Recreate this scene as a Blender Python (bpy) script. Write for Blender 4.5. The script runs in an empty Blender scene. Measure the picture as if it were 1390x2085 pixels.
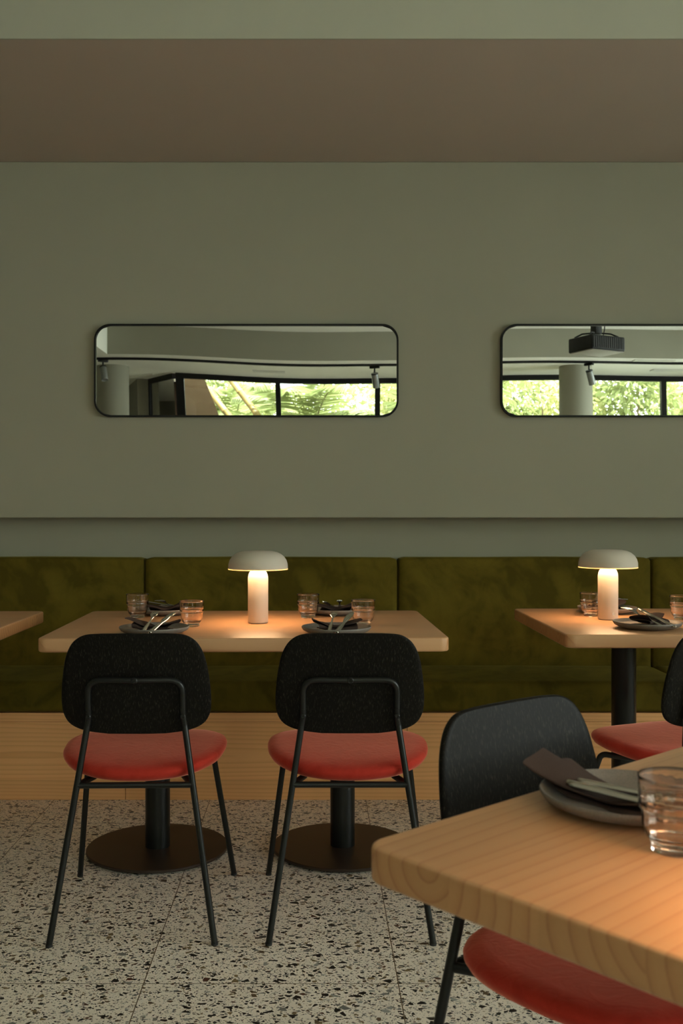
import bpy, bmesh, math, random
from mathutils import Vector, Matrix, noise as mnoise
PI = math.pi
S = bpy.context.scene
COL = S.collection
random.seed(4)

# ------------------------------------------------------------------ camera
cam_d = bpy.data.cameras.new('camera')
cam = bpy.data.objects.new('camera', cam_d); COL.objects.link(cam)
cam.location = (0, 0, 1.12); cam.rotation_euler = (PI/2, 0, 0)
cam_d.sensor_fit = 'VERTICAL'; cam_d.sensor_height = 36; cam_d.sensor_width = 24; cam_d.lens = 35
cam_d.shift_x = 0.0264; cam_d.shift_y = -0.0012
cam_d.clip_start = 0.05; cam_d.clip_end = 200
cam_d.dof.use_dof = True; cam_d.dof.focus_distance = 3.0; cam_d.dof.aperture_fstop = 8
S.camera = cam

# ------------------------------------------------------------------ light
S.view_settings.view_transform = 'Standard'; S.view_settings.look = 'None'
S.view_settings.gamma = 1; S.view_settings.use_curve_mapping = False
S.view_settings.exposure = 0.0
LAMP_W = 36.0          # strength of the lamps' diffusers
LAMP_COL = (1.0, 0.64, 0.34)
w = bpy.data.worlds.new('world'); S.world = w; w.use_nodes = True
wn = w.node_tree.nodes['Background']
wn.inputs[0].default_value = (1.0, 0.985, 1.0, 1); wn.inputs[1].default_value = 10.0
sd = bpy.data.lights.new('sun', 'SUN'); sd.energy = 30.0; sd.angle = 0.02; sd.color = (1, .95, .85)
sun = bpy.data.objects.new('sun', sd); COL.objects.link(sun)
sun.rotation_euler = (math.radians(-32), math.radians(14), 0)   # high sun coming over the building from +Y, falls on the garden only
for x0, x1 in ((-1.49, 1.7), (1.7, 5.0)):                          # sampling portals in the window openings (daylight itself is the sky)
    pd = bpy.data.lights.new('window_portal', 'AREA'); pd.shape = 'RECTANGLE'
    pd.size = x1-x0; pd.size_y = 2.5; pd.cycles.is_portal = True
    po = bpy.data.objects.new('window_portal', pd); COL.objects.link(po)
    po.location = ((x0+x1)/2, -2.57, 1.3); po.rotation_euler = (PI/2, 0, 0)   # faces into the room

pd = bpy.data.lights.new('window_portal', 'AREA'); pd.shape = 'RECTANGLE'; pd.size = 4.6; pd.size_y = 2.3; pd.cycles.is_portal = True
po = bpy.data.objects.new('window_portal', pd); COL.objects.link(po)
po.location = (5.22, .3, 1.4); po.rotation_euler = (PI/2, 0, PI/2)   # portal in the added right-hand window band

# ------------------------------------------------------------------ node helpers
def new_mat(name):
    m = bpy.data.materials.new(name); m.use_nodes = True
    nt = m.node_tree; b = nt.nodes['Principled BSDF']
    return m, nt, b
def N(nt, t, **kw):
    n = nt.nodes.new(t)
    for k, v in kw.items():
        if k.startswith('i_'):
            key = k[2:]; key = int(key) if key.isdigit() else key.replace('_', ' ')
            n.inputs[key].default_value = v
        else: setattr(n, k, v)
    return n
def L(nt, a, b): nt.links.new(a, b)
def math_n(nt, op, a, b=None, c=None, clamp=False):
    n = nt.nodes.new('ShaderNodeMath'); n.operation = op; n.use_clamp = clamp
    for i, v in enumerate((a, b, c)):
        if v is None: continue
        if isinstance(v, (int, float)): n.inputs[i].default_value = v
        else: nt.links.new(v, n.inputs[i])
    return n.outputs[0]
def mixc(nt, f, a, b, blend='MIX'):
    n = nt.nodes.new('ShaderNodeMix'); n.data_type = 'RGBA'; n.blend_type = blend
    for s, v in ((n.inputs['Factor'], f), (n.inputs[6], a), (n.inputs[7], b)):
        if isinstance(v, (int, float)): s.default_value = v
        elif isinstance(v, tuple): s.default_value = v if len(v) == 4 else v+(1,)
        else: nt.links.new(v, s)
    return n.outputs[2]
def ramp(nt, f, stops, interp='LINEAR'):
    n = nt.nodes.new('ShaderNodeValToRGB'); n.color_ramp.interpolation = interp
    e = n.color_ramp.elements
    while len(e) < len(stops): e.new(0.5)
    for i, (p, c) in enumerate(stops):
        e[i].position = p; e[i].color = c if len(c) == 4 else tuple(c)+(1,)
    nt.links.new(f, n.inputs[0]); return n.outputs[0]
def bump(nt, b, h, s, d=0.001):
    n = nt.nodes.new('ShaderNodeBump'); n.inputs['Strength'].default_value = s; n.inputs['Distance'].default_value = d
    nt.links.new(h, n.inputs['Height']); nt.links.new(n.outputs[0], b.inputs['Normal'])
def scaled(nt, sx, sy, sz, src='Object', rot=(0, 0, 0)):
    tc = nt.nodes.new('ShaderNodeTexCoord'); mp = nt.nodes.new('ShaderNodeMapping')
    mp.inputs['Scale'].default_value = (sx, sy, sz); mp.inputs['Rotation'].default_value = rot
    nt.links.new(tc.outputs[src], mp.inputs[0]); return mp.outputs[0]

def plain(name, col, rough=.5, metal=0, spec=.5, noise=0, nscale=20, bmp=0):
    m, nt, b = new_mat(name)
    b.inputs['Base Color'].default_value = col+(1,); b.inputs['Roughness'].default_value = rough
    b.inputs['Metallic'].default_value = metal; b.inputs['Specular IOR Level'].default_value = spec
    if noise or bmp:
        no = N(nt, 'ShaderNodeTexNoise', i_Scale=nscale, i_Detail=4.0); L(nt, scaled(nt, 1, 1, 1), no.inputs['Vector'])
        if noise:
            c = mixc(nt, no.outputs[0], tuple(x*(1-noise) for x in col), tuple(min(1, x*(1+noise)) for x in col))
            L(nt, c, b.inputs['Base Color'])
        if bmp: bump(nt, b, no.outputs[0], bmp)
    return m

def wood(name, light, mid, dark, board=.11, rings=42, end=.8, rough=.42, vertical=False, z0=0.0, wob=.05):
    """grain runs along local x; glued boards across y; rings seen on the end faces"""
    m, nt, b = new_mat(name)
    tc = N(nt, 'ShaderNodeTexCoord'); sp = N(nt, 'ShaderNodeSeparateXYZ'); L(nt, tc.outputs['Object'], sp.inputs[0])
    X, Y, Z = sp.outputs
    if vertical: Y, Z = Z, Y
    q = math_n(nt, 'DIVIDE', math_n(nt, 'ADD', Y, 3.02), board)
    bi = math_n(nt, 'FLOOR', q); bf = math_n(nt, 'MULTIPLY', math_n(nt, 'SUBTRACT', math_n(nt, 'FRACT', q), .5), board)
    wn1 = N(nt, 'ShaderNodeTexWhiteNoise', noise_dimensions='1D'); L(nt, bi, wn1.inputs['W'])
    wn2 = N(nt, 'ShaderNodeTexWhiteNoise', noise_dimensions='1D'); L(nt, math_n(nt, 'ADD', bi, 37.3), wn2.inputs['W'])
    r1, r2 = wn1.outputs[0], wn2.outputs[0]
    cx = N(nt, 'ShaderNodeCombineXYZ')
    L(nt, math_n(nt, 'ADD', math_n(nt, 'MULTIPLY', X, .9), math_n(nt, 'MULTIPLY', r1, 17.0)), cx.inputs[0])
    L(nt, math_n(nt, 'MULTIPLY', Y, 7), cx.inputs[1]); L(nt, math_n(nt, 'MULTIPLY', Z, 7), cx.inputs[2])
    no = N(nt, 'ShaderNodeTexNoise', i_Scale=1.0, i_Detail=2.0); L(nt, cx.outputs[0], no.inputs['Vector'])
    py = math_n(nt, 'ADD', bf, math_n(nt, 'MULTIPLY', math_n(nt, 'SUBTRACT', r1, .5), .32))
    pz = math_n(nt, 'ADD', math_n(nt, 'SUBTRACT', Z, z0), math_n(nt, 'MULTIPLY', math_n(nt, 'SUBTRACT', r2, .5), .07))
    rr = math_n(nt, 'SQRT', math_n(nt, 'ADD', math_n(nt, 'MULTIPLY', py, py), math_n(nt, 'MULTIPLY', pz, pz)))
    rr = math_n(nt, 'ADD', rr, math_n(nt, 'MULTIPLY', no.outputs[0], wob))
    rr = math_n(nt, 'ADD', rr, math_n(nt, 'MULTIPLY', X, .012))
    fr = math_n(nt, 'FRACT', math_n(nt, 'MULTIPLY', rr, rings))
    col = ramp(nt, fr, [(0, light), (.45, light), (.78, mid), (.92, dark), (1, light)])
    # fibre streaks
    c2 = N(nt, 'ShaderNodeCombineXYZ')
    L(nt, math_n(nt, 'MULTIPLY', X, 3.5), c2.inputs[0]); L(nt, math_n(nt, 'MULTIPLY', Y, 160), c2.inputs[1]); L(nt, math_n(nt, 'MULTIPLY', Z, 160), c2.inputs[2])
    n2 = N(nt, 'ShaderNodeTexNoise', i_Scale=1.0, i_Detail=3.0); L(nt, c2.outputs[0], n2.inputs['Vector'])
    col = mixc(nt, math_n(nt, 'MULTIPLY', math_n(nt, 'SUBTRACT', n2.outputs[0], .35, clamp=True), .9), col, mid, 'MIX')
    # board to board tone
    tone = math_n(nt, 'ADD', math_n(nt, 'MULTIPLY', r2, .16), .90)
    tn = N(nt, 'ShaderNodeCombineColor'); [L(nt, tone, tn.inputs[i]) for i in range(3)]
    col = mixc(nt, 1.0, col, tn.outputs[0], 'MULTIPLY')
    # end faces take up more of the oil
    sn = N(nt, 'ShaderNodeSeparateXYZ'); L(nt, tc.outputs['Normal'], sn.inputs[0])
    ef = math_n(nt, 'GREATER_THAN', math_n(nt, 'ABSOLUTE', sn.outputs[0]), .8)
    gm = N(nt, 'ShaderNodeGamma', i_Gamma=1.7); L(nt, col, gm.inputs[0])
    col = mixc(nt, ef, col, mixc(nt, 1.0, gm.outputs[0], (1.32*end, 1.85*end, 2.6*end, 1), 'MULTIPLY'))
    L(nt, col, b.inputs['Base Color']); b.inputs['Roughness'].default_value = rough
    bump(nt, b, n2.outputs[0], .15, .0005)
    return m

def velvet(name, c0, c1, sheen, scale=2.2, sheen_w=.5):
    m, nt, b = new_mat(name)
    v = scaled(nt, 1, 1, 1)
    n1 = N(nt, 'ShaderNodeTexNoise', i_Scale=scale, i_Detail=3.0, i_Roughness=.5, i_Distortion=2.6); L(nt, v, n1.inputs['Vector'])
    n2 = N(nt, 'ShaderNodeTexNoise', i_Scale=scale*3.4, i_Detail=4.0, i_Distortion=3.0); L(nt, v, n2.inputs['Vector'])
    n3 = N(nt, 'ShaderNodeTexNoise', i_Scale=420.0, i_Detail=2.0); L(nt, v, n3.inputs['Vector'])
    f = math_n(nt, 'ADD', math_n(nt, 'MULTIPLY', n1.outputs[0], .7), math_n(nt, 'MULTIPLY', n2.outputs[0], .3))
    f = ramp(nt, f, [(.40, (0, 0, 0)), (.50, (.55, .55, .55)), (.62, (1, 1, 1))])
    col = mixc(nt, f, c0, c1)
    col = mixc(nt, math_n(nt, 'MULTIPLY', n3.outputs[0], .35), col, tuple(x*.55 for x in c0))
    L(nt, col, b.inputs['Base Color'])
    b.inputs['Roughness'].default_value = .85; b.inputs['Specular IOR Level'].default_value = .1
    b.inputs['Sheen Weight'].default_value = sheen_w; b.inputs['Sheen Roughness'].default_value = .38
    b.inputs['Sheen Tint'].default_value = sheen+(1,)
    bump(nt, b, n2.outputs[0], .25, .004)
    return m

def terrazzo():
    m, nt, b = new_mat('terrazzo')
    tc = N(nt, 'ShaderNodeTexCoord')
    wob = N(nt, 'ShaderNodeTexNoise', i_Scale=55.0, i_Detail=1.0); L(nt, tc.outputs['Object'], wob.inputs['Vector'])
    wv = N(nt, 'ShaderNodeVectorMath', operation='MULTIPLY_ADD'); L(nt, wob.outputs['Color'], wv.inputs[0])
    wv.inputs[1].default_value = (.006, .006, 0); L(nt, tc.outputs['Object'], wv.inputs[2])
    n0 = N(nt, 'ShaderNodeTexNoise', i_Scale=9.0, i_Detail=5.0); L(nt, tc.outputs['Object'], n0.inputs['Vector'])
    col = mixc(nt, n0.outputs[0], (.84, .73, .62), (.96, .85, .735))
    for sc, p, gap, rot in ((300, .20, .10, .3), (150, .24, .10, 1.1), (84, .27, .08, 2.0), (50, .20, .10, .7)):
        mp = N(nt, 'ShaderNodeMapping'); mp.inputs['Rotation'].default_value = (0, 0, rot)
        mp.inputs['Scale'].default_value = (1, 1.25, 1); L(nt, wv.outputs[0], mp.inputs[0])
        vo = N(nt, 'ShaderNodeTexVoronoi', voronoi_dimensions='2D', feature='F1'); vo.inputs['Scale'].default_value = sc; L(nt, mp.outputs[0], vo.inputs['Vector'])
        ve = N(nt, 'ShaderNodeTexVoronoi', voronoi_dimensions='2D', feature='DISTANCE_TO_EDGE'); ve.inputs['Scale'].default_value = sc; L(nt, mp.outputs[0], ve.inputs['Vector'])
        cs = N(nt, 'ShaderNodeSeparateColor'); L(nt, vo.outputs['Color'], cs.inputs[0])
        pick = math_n(nt, 'LESS_THAN', cs.outputs[0], p)
        g2 = math_n(nt, 'ADD', math_n(nt, 'MULTIPLY', cs.outputs[2], .22), gap)
        inside = math_n(nt, 'GREATER_THAN', ve.outputs['Distance'], g2)
        f = math_n(nt, 'MULTIPLY', pick, inside)
        chip = ramp(nt, cs.outputs[1], [(0, (.016, .015, .014)), (.44, (.03, .026, .022)), (.56, (.13, .085, .05)), (.66, (.24, .17, .09)), (.76, (.10, .04, .025)), (.80, (.22, .21, .19)), (.9, (.34, .33, .30))], 'CONSTANT')
        col = mixc(nt, f, col, chip)
    # joints of the 60 x 120 cm tiles
    sp = N(nt, 'ShaderNodeSeparateXYZ'); L(nt, tc.outputs['Object'], sp.inputs[0])
    def joint(c, size, off):
        q = math_n(nt, 'FRACT', math_n(nt, 'DIVIDE', math_n(nt, 'ADD', c, 30*size-off), size))
        return math_n(nt, 'LESS_THAN', math_n(nt, 'ABSOLUTE', math_n(nt, 'SUBTRACT', q, .5)), .0013/size)
    g = math_n(nt, 'MAXIMUM', joint(sp.outputs[0], .603, .50), joint(sp.outputs[1], 1.21, .543))
    col = mixc(nt, g, col, (.16, .11, .065))
    L(nt, col, b.inputs['Base Color']); b.inputs['Roughness'].default_value = .38
    return m

def black_wood():
    m, nt, b = new_mat('black_stained_ash')
    v = scaled(nt, 500, 500, 9)
    n1 = N(nt, 'ShaderNodeTexNoise', i_Scale=1.0, i_Detail=2.0); L(nt, v, n1.inputs['Vector'])
    f = ramp(nt, n1.outputs[0], [(.56, (0, 0, 0)), (.70, (1, 1, 1))])
    col = mixc(nt, f, (.006, .005, .004), (.040, .035, .027))
    v2 = scaled(nt, 60, 60, 2.5)
    n2 = N(nt, 'ShaderNodeTexNoise', i_Scale=1.0, i_Detail=2.0); L(nt, v2, n2.inputs['Vector'])
    col = mixc(nt, math_n(nt, 'MULTIPLY', n2.outputs[0], .4), col, (.012, .010, .008))
    L(nt, col, b.inputs['Base Color']); b.inputs['Roughness'].default_value = .45
    b.inputs['Specular IOR Level'].default_value = .09
    bump(nt, b, n1.outputs[0], .3, .0006)
    return m

def glass_mat(name, col, rough=.0, ior=1.48):
    m, nt, b = new_mat(name)
    b.inputs['Base Color'].default_value = col+(1,); b.inputs['Transmission Weight'].default_value = 1
    b.inputs['Roughness'].default_value = rough; b.inputs['IOR'].default_value = ior
    return m
def pane_mat():
    m = bpy.data.materials.new('window_glass'); m.use_nodes = True; nt = m.node_tree; nt.nodes.clear()
    o = nt.nodes.new('ShaderNodeOutputMaterial'); t = nt.nodes.new('ShaderNodeBsdfTransparent'); g = nt.nodes.new('ShaderNodeBsdfGlossy')
    t.inputs[0].default_value = (.90, .96, .92, 1); g.inputs['Roughness'].default_value = .02
    fr = nt.nodes.new('ShaderNodeFresnel'); fr.inputs[0].default_value = 1.45; mx = nt.nodes.new('ShaderNodeMixShader')
    L(nt, fr.outputs[0], mx.inputs[0]); L(nt, t.outputs[0], mx.inputs[1]); L(nt, g.outputs[0], mx.inputs[2]); L(nt, mx.outputs[0], o.inputs[0])
    return m
def mirror_mat():
    m, nt, b = new_mat('mirror_silver')
    b.inputs['Base Color'].default_value = (.95, .97, .94, 1); b.inputs['Metallic'].default_value = 1; b.inputs['Roughness'].default_value = 0.0
    return m
def emit_mat(name, col, s):
    m, nt, b = new_mat(name); b.inputs['Emission Color'].default_value = col+(1,); b.inputs['Emission Strength'].default_value = s
    return m
def leaf_mat(name, c, t):
    m = bpy.data.materials.new(name); m.use_nodes = True; nt = m.node_tree; b = nt.nodes['Principled BSDF']
    oi = N(nt, 'ShaderNodeNewGeometry')
    col = mixc(nt, oi.outputs['Random Per Island'], c, tuple(x*1.7 for x in c))
    L(nt, col, b.inputs['Base Color']); b.inputs['Roughness'].default_value = .45
    tr = N(nt, 'ShaderNodeBsdfTranslucent'); tr.inputs[0].default_value = t+(1,)
    mx = N(nt, 'ShaderNodeMixShader'); mx.inputs[0].default_value = .45
    L(nt, b.outputs[0], mx.inputs[1]); L(nt, tr.outputs[0], mx.inputs[2]); L(nt, mx.outputs[0], nt.nodes['Material Output'].inputs[0])
    return m

M = {}
M['wall'] = plain('sage_paint', (.330, .322, .256), .85, spec=.2, noise=.05, nscale=2.5, bmp=.05)
M['ceiling'] = plain('ceiling_paint', (.86, .86, .78), .9, spec=.2, noise=.02, nscale=2)
M['soffit'] = plain('soffit_paint', (.46, .40, .345), .9, spec=.2, noise=.04, nscale=2)
M['face'] = plain('lit_sage_paint', (.40, .40, .33), .85, spec=.2, noise=.04, nscale=2)  # wall sage lightened, window light on the soffit face put into the colour
M['floor'] = terrazzo()
M['table'] = wood('oiled_table_wood', (.60, .33, .165), (.57, .302, .148), (.50, .245, .118), end=1.0, z0=.73, rings=48, wob=.035)
M['cladding'] = wood('pale_oak_cladding', (.93, .48, .20), (.86, .42, .165), (.78, .365, .135), board=.31, rings=70, wob=.03, vertical=True, rough=.5)
M['green'] = velvet('olive_velvet', (.082, .060, .007), (.150, .110, .014), (.45, .38, .10), sheen_w=.25)
M['red'] = velvet('brick_red_velvet', (.43, .030, .018), (.52, .042, .026), (1, .38, .26), scale=6, sheen_w=1.0)
M['black_wood'] = black_wood()
M['black_metal'] = plain('black_powder_coat', (.008, .008, .007), .32, spec=.35)
M['base_metal'] = plain('dark_plate_wood_reflection', (.030, .016, .009), .45, noise=.1, nscale=60)  # reddish reflection of the wood base painted into the dark plate colour
M['lamp_white'] = plain('lamp_white', (.60, .53, .45), .55, spec=.3)
def rim_mat():
    m = bpy.data.materials.new('translucent_rim'); m.use_nodes = True; nt = m.node_tree; b = nt.nodes['Principled BSDF']
    b.inputs['Base Color'].default_value = (.8, .74, .62, 1); tr = N(nt, 'ShaderNodeBsdfTranslucent'); tr.inputs[0].default_value = (.95, .85, .65, 1)
    mx = N(nt, 'ShaderNodeMixShader'); mx.inputs[0].default_value = .7
    L(nt, b.outputs[0], mx.inputs[1]); L(nt, tr.outputs[0], mx.inputs[2]); L(nt, mx.outputs[0], nt.nodes['Material Output'].inputs[0]); return m
M['rim'] = rim_mat()
M['opal'] = emit_mat('lamp_diffuser', LAMP_COL, LAMP_W)
M['rubber'] = plain('dark_rubber', (.02, .02, .02), .7)
M['ceramic'] = plain('grey_stoneware', (.190, .165, .147), .5, noise=.45, nscale=420)
M['napkin'] = plain('brown_linen', (.060, .040, .034), .9, spec=.1, noise=.2, nscale=500, bmp=.3)
M['steel'] = plain('brushed_steel', (.55, .53, .49), .16, metal=1)
M['tumbler'] = glass_mat('rose_glass', (.985, .89, .83))
M['mirror'] = mirror_mat()
M['pane'] = pane_mat()
M['frame_black'] = plain('black_frame', (.008, .008, .008), .5, spec=.25)
M['spot_grey'] = plain('grey_spotlight_body', (.22, .23, .22), .4, metal=.3)
M['leaf'] = leaf_mat('green_leaf', (.15, .18, .07), (.33, .37, .15))
M['leaf_pale'] = leaf_mat('yellow_green_leaf', (.30, .31, .14), (.50, .50, .24))
M['bark'] = plain('bark', (.22, .16, .10), .9, noise=.3, nscale=30)
M['bamboo'] = plain('bamboo_cane', (.20, .14, .045), .5, noise=.25, nscale=14)
M['soil'] = plain('pale_gravel', (.60, .57, .48), .95, noise=.2, nscale=30)
M['shade_panel'] = plain('dark_timber_panel', (.030, .020, .012), .9, spec=0, noise=.2, nscale=15)
M['proj_grey'] = plain('projector_underside', (.30, .29, .26), .5)
M['vent_white'] = plain('vent_metal', (.62, .62, .56), .5)
M['vent_dark'] = plain('vent_slot', (.05, .05, .05), .8)

# ------------------------------------------------------------------ mesh helpers
def put(name, bm, mat, parent=None, smooth=True, angle=38):
    bmesh.ops.recalc_face_normals(bm, faces=bm.faces)
    me = bpy.data.meshes.new(name); bm.to_mesh(me); bm.free()
    me.materials.append(M[mat] if isinstance(mat, str) else mat)
    if smooth:
        me.shade_smooth(); me.set_sharp_from_angle(angle=math.radians(angle))
    o = bpy.data.objects.new(name, me); COL.objects.link(o)
    if parent: o.parent = parent
    return o
def tag(o, label, cat, group=None, kind=None):
    o['label'] = label
    if cat: o['category'] = cat
    if group: o['group'] = group
    if kind: o['kind'] = kind
    return o
def thing(name, label, cat, loc=(0, 0, 0), rz=0, group=None):
    o = bpy.data.objects.new(name, None); COL.objects.link(o); o.empty_display_size = .1
    o.location = loc; o.rotation_euler = (0, 0, rz)
    return tag(o, label, cat, group)
def copy_tree(o, parent=None):
    c = o.copy(); COL.objects.link(c)
    if parent: c.parent = parent
    for ch in list(o.children): copy_tree(ch, c)
    return c
def struct(name, bm, mat, label=None, parent=None, smooth=False):
    o = put(name, bm, mat, parent, smooth=smooth); o['kind'] = 'structure'
    if label: o['label'] = label
    return o
def ring_loft(bm, rings, cap0=True, cap1=True):
    vs = [[bm.verts.new(p) for p in r] for r in rings]
    n = len(vs[0])
    for a, b in zip(vs, vs[1:]):
        for i in range(n): bm.faces.new((a[i], a[(i+1) % n], b[(i+1) % n], b[i]))
    if cap0: bm.faces.new(list(reversed(vs[0])))
    if cap1: bm.faces.new(vs[-1])
    return vs
def box(bm, x0, x1, y0, y1, z0, z1, bev=0, seg=2):
    r = bmesh.ops.create_cube(bm, size=1)
    for v in r['verts']:
        v.co = Vector(((x0+x1)/2+v.co.x*(x1-x0), (y0+y1)/2+v.co.y*(y1-y0), (z0+z1)/2+v.co.z*(z1-z0)))
    if bev:
        es = list({e for v in r['verts'] for e in v.link_edges})
        bmesh.ops.bevel(bm, geom=es, offset=bev, segments=seg, affect='EDGES', profile=.5)
def boxed(*a, **k):
    bm = bmesh.new(); box(bm, *a, **k); return bm
def lathe(bm, prof, seg=48, c=(0, 0, 0), mod=None):
    """prof: list of (r, z); r 0 closes to a point"""
    prev = None
    for r, z in prof:
        if r < 1e-6: cur = [bm.verts.new((c[0], c[1], c[2]+z))]
        else:
            cur = []
            for i in range(seg):
                a = 2*PI*i/seg; rr = r*(mod(a, r, z) if mod else 1)
                cur.append(bm.verts.new((c[0]+rr*math.cos(a), c[1]+rr*math.sin(a), c[2]+z)))
        if prev:
            for i in range(seg):
                j = (i+1) % seg
                if len(prev) == 1: bm.faces.new((prev[0], cur[j], cur[i]))
                elif len(cur) == 1: bm.faces.new((prev[i], prev[j], cur[0]))
                else: bm.faces.new((prev[i], prev[j], cur[j], cur[i]))
        prev = cur
def fillet(pts, rad, n=6):
    pts = [Vector(p) for p in pts]; out = [pts[0]]
    for a, b, c in zip(pts, pts[1:], pts[2:]):
        u, v = (a-b), (c-b); ang = u.angle(v)
        d = min(rad/math.tan(ang/2), u.length*.48, v.length*.48)
        p, q = b+u.normalized()*d, b+v.normalized()*d
        for i in range(n+1):
            t = i/n; out.append(p*(1-t)**2 + b*2*t*(1-t) + q*t*t)
    out.append(pts[-1]); return out
def tube(bm, pts, r, seg=12, rad=0, closed=False):
    if rad: pts = fillet(pts, rad)
    pts = [Vector(p) for p in pts]
    t = (pts[1]-pts[0]).normalized(); nrm = t.orthogonal().normalized(); rings = []
    for i, p in enumerate(pts):
        if i == 0: tt = pts[1]-pts[0]
        elif i == len(pts)-1: tt = pts[-1]-pts[-2]
        else: tt = (pts[i+1]-p).normalized()+(p-pts[i-1]).normalized()
        tt.normalize(); nrm = (nrm-tt*nrm.dot(tt)).normalized(); bi = tt.cross(nrm)
        rr = r[i] if isinstance(r, (list, tuple)) else r
        rings.append([p+(nrm*math.cos(2*PI*k/seg)+bi*math.sin(2*PI*k/seg))*rr for k in range(seg)])
    ring_loft(bm, rings)
def rrect(hx, hy, r, n=8):
    out = []
    for cx, cy, a0 in ((hx-r, hy-r, 0), (-hx+r, hy-r, PI/2), (-hx+r, -hy+r, PI), (hx-r, -hy+r, 1.5*PI)):
        for i in range(n+1):
            a = a0+PI/2*i/n; out.append((cx+r*math.cos(a), cy+r*math.sin(a)))
    return out
def slab(bm, hx, hy, r, z0, z1, bev, n=8, bn=4):
    rings = []
    for i in range(bn+1):
        a = PI/2*i/bn; ins = bev*(1-math.sin(a)); z = z0+bev*(1-math.cos(a))
        rings.append([(x, y, z) for x, y in rrect(hx-ins, hy-ins, max(r-ins, .0015), n)])
    for i in range(bn+1):
        a = PI/2*i/bn; ins = bev*(1-math.cos(a)); z = z1-bev*(1-math.sin(a))
        rings.append([(x, y, z) for x, y in rrect(hx-ins, hy-ins, max(r-ins, .0015), n)])
    ring_loft(bm, rings)
def catmull(P, n=5):
    P = [Vector(p) for p in P]; Q = [2*P[0]-P[1]]+P+[2*P[-1]-P[-2]]; out = []
    for i in range(1, len(Q)-2):
        for k in range(n):
            t = k/n; a, b, c, d = Q[i-1:i+3]
            out.append(.5*((2*b)+(c-a)*t+(2*a-5*b+4*c-d)*t*t+(3*b-a-3*c+d)*t**3))
    out.append(P[-1]); return out

# ------------------------------------------------------------------ the room
YW, YF = 4.25, -2.50           # panelled wall, window wall
XL, XR = -4.0, 5.0
ZS, ZH = 2.61, 2.89            # low ceiling and soffit, high ceiling
XT, YB, YSF = -2.02, -1.24, 3.15   # left edge of raised ceiling, beam face by windows, soffit face
fl = struct('floor', boxed(XL-.2, XR+.2, -7.8, 4.6, -.1, 0), 'floor', 'terrazzo tile floor with dark and brown stone chips')
struct('wall_back', boxed(XL-.2, XR+.2, 4.40, 4.6, 0, 3.0), 'wall', 'recessed sage green wall strip above the green bench')
bm = bmesh.new(); box(bm, XL, XR, YW, 4.399, 1.09, ZS, bev=.003, seg=1)
struct('wall_panel', bm, 'wall', 'projecting sage green wall panel carrying the two mirrors')
struct('wall_left', boxed(XL-.2, XL, -7.6, 4.4, 0, 3.0), 'wall')
bm = bmesh.new(); box(bm, XR, XR+.2, -2.6, -2.0, 0, 3.0); box(bm, XR, XR+.2, 2.6, 4.4, 0, 3.0); box(bm, XR, XR+.2, -2.0, 2.6, 0, .90); box(bm, XR, XR+.2, -2.0, 2.6, 2.55, 3.0)
struct('wall_right', bm, 'wall')
bm = bmesh.new()
for y0 in (-2.0, -.85, .3, 1.45, 2.55): box(bm, XR+.08, XR+.12, y0, y0+.05, .95, 2.50)
box(bm, XR+.08, XR+.12, -2.0, 2.6, .90, .95); box(bm, XR+.08, XR+.12, -2.0, 2.6, 2.50, 2.55)
fo = struct('window_8', bm, 'frame_black', 'black framed window band added unseen in the right wall for daylight')  # unseen window band, added to bring more daylight into the room
for y0 in (-2.0, -.85, .3, 1.45): put('pane', boxed(XR+.096, XR+.104, y0+.05, y0+1.15 if y0 < 1.4 else 2.55, .95, 2.50), 'pane', fo, smooth=False)
# ceiling: raised tray, soffit towards the wall, lower field by the windows and on the left
bm = bmesh.new(); box(bm, XT-.1, XR+.2, YB-.1, YSF+.1, ZH, ZH+.12)
struct('ceiling', bm, 'ceiling', 'raised flat ceiling between the two dropped parts')
struct('ceiling_soffit', boxed(XL-.2, XR+.2, YSF, 4.6, ZS, ZH+.12), 'soffit', 'dropped ceiling band above the wall with the mirrors')
bm = bmesh.new(); box(bm, XT, XR+.2, YF-.15, YB, ZS, ZH+.12); box(bm, XL-.2, XT, -7.8, YSF, ZS, ZH+.12); box(bm, XT, -1.55, -3.4, YF-.15, ZS, ZH+.12); 
struct('ceiling_low', bm, 'ceiling', 'lower ceiling field above the windows')

struct('trim_3', boxed(XT+.001, XR, YB+.0005, YB+.008, ZS, ZH), 'wall', 'green painted beam face towards the raised ceiling')
struct('trim_4', boxed(XT+.001, XR, YSF-.008, YSF-.0005, ZS, ZH), 'face', 'soffit face, window light painted into its green, at the top of the picture')
# window wall: black steel glazing from floor to ceiling
mull = [-1.49, -.41, .70, 1.75, 2.79, 3.85, 4.92]
for i, (a, b_) in enumerate(zip(mull, mull[1:])):
    t = .045 if i in (0, 3) else .028
    f = bmesh.new()
    box(f, a-t, a+t, YF-.06, YF, 0, ZS)
    if i == len(mull)-2: box(f, b_-.03, b_+.079, YF-.06, YF, 0, ZS)
    box(f, a+t, b_-.028, YF-.06, YF, ZS-.055, ZS); box(f, a+t, b_-.028, YF-.06, YF, 0, .06)
    fo = struct('window_%d' % (i+1), f, 'frame_black', 'black framed full height window pane facing the garden')
    put('pane', boxed(a+t, b_-.028, YF-.036, YF-.026, .06, ZS-.055), 'pane', fo, smooth=False)
struct('trim_5', boxed(mull[0], XR, YF-.16, YF-.0605, 0, .55), 'wall', 'low unseen parapet added under the garden windows to cut daylight')  # put in out of view to hold daylight off the near seat
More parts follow.
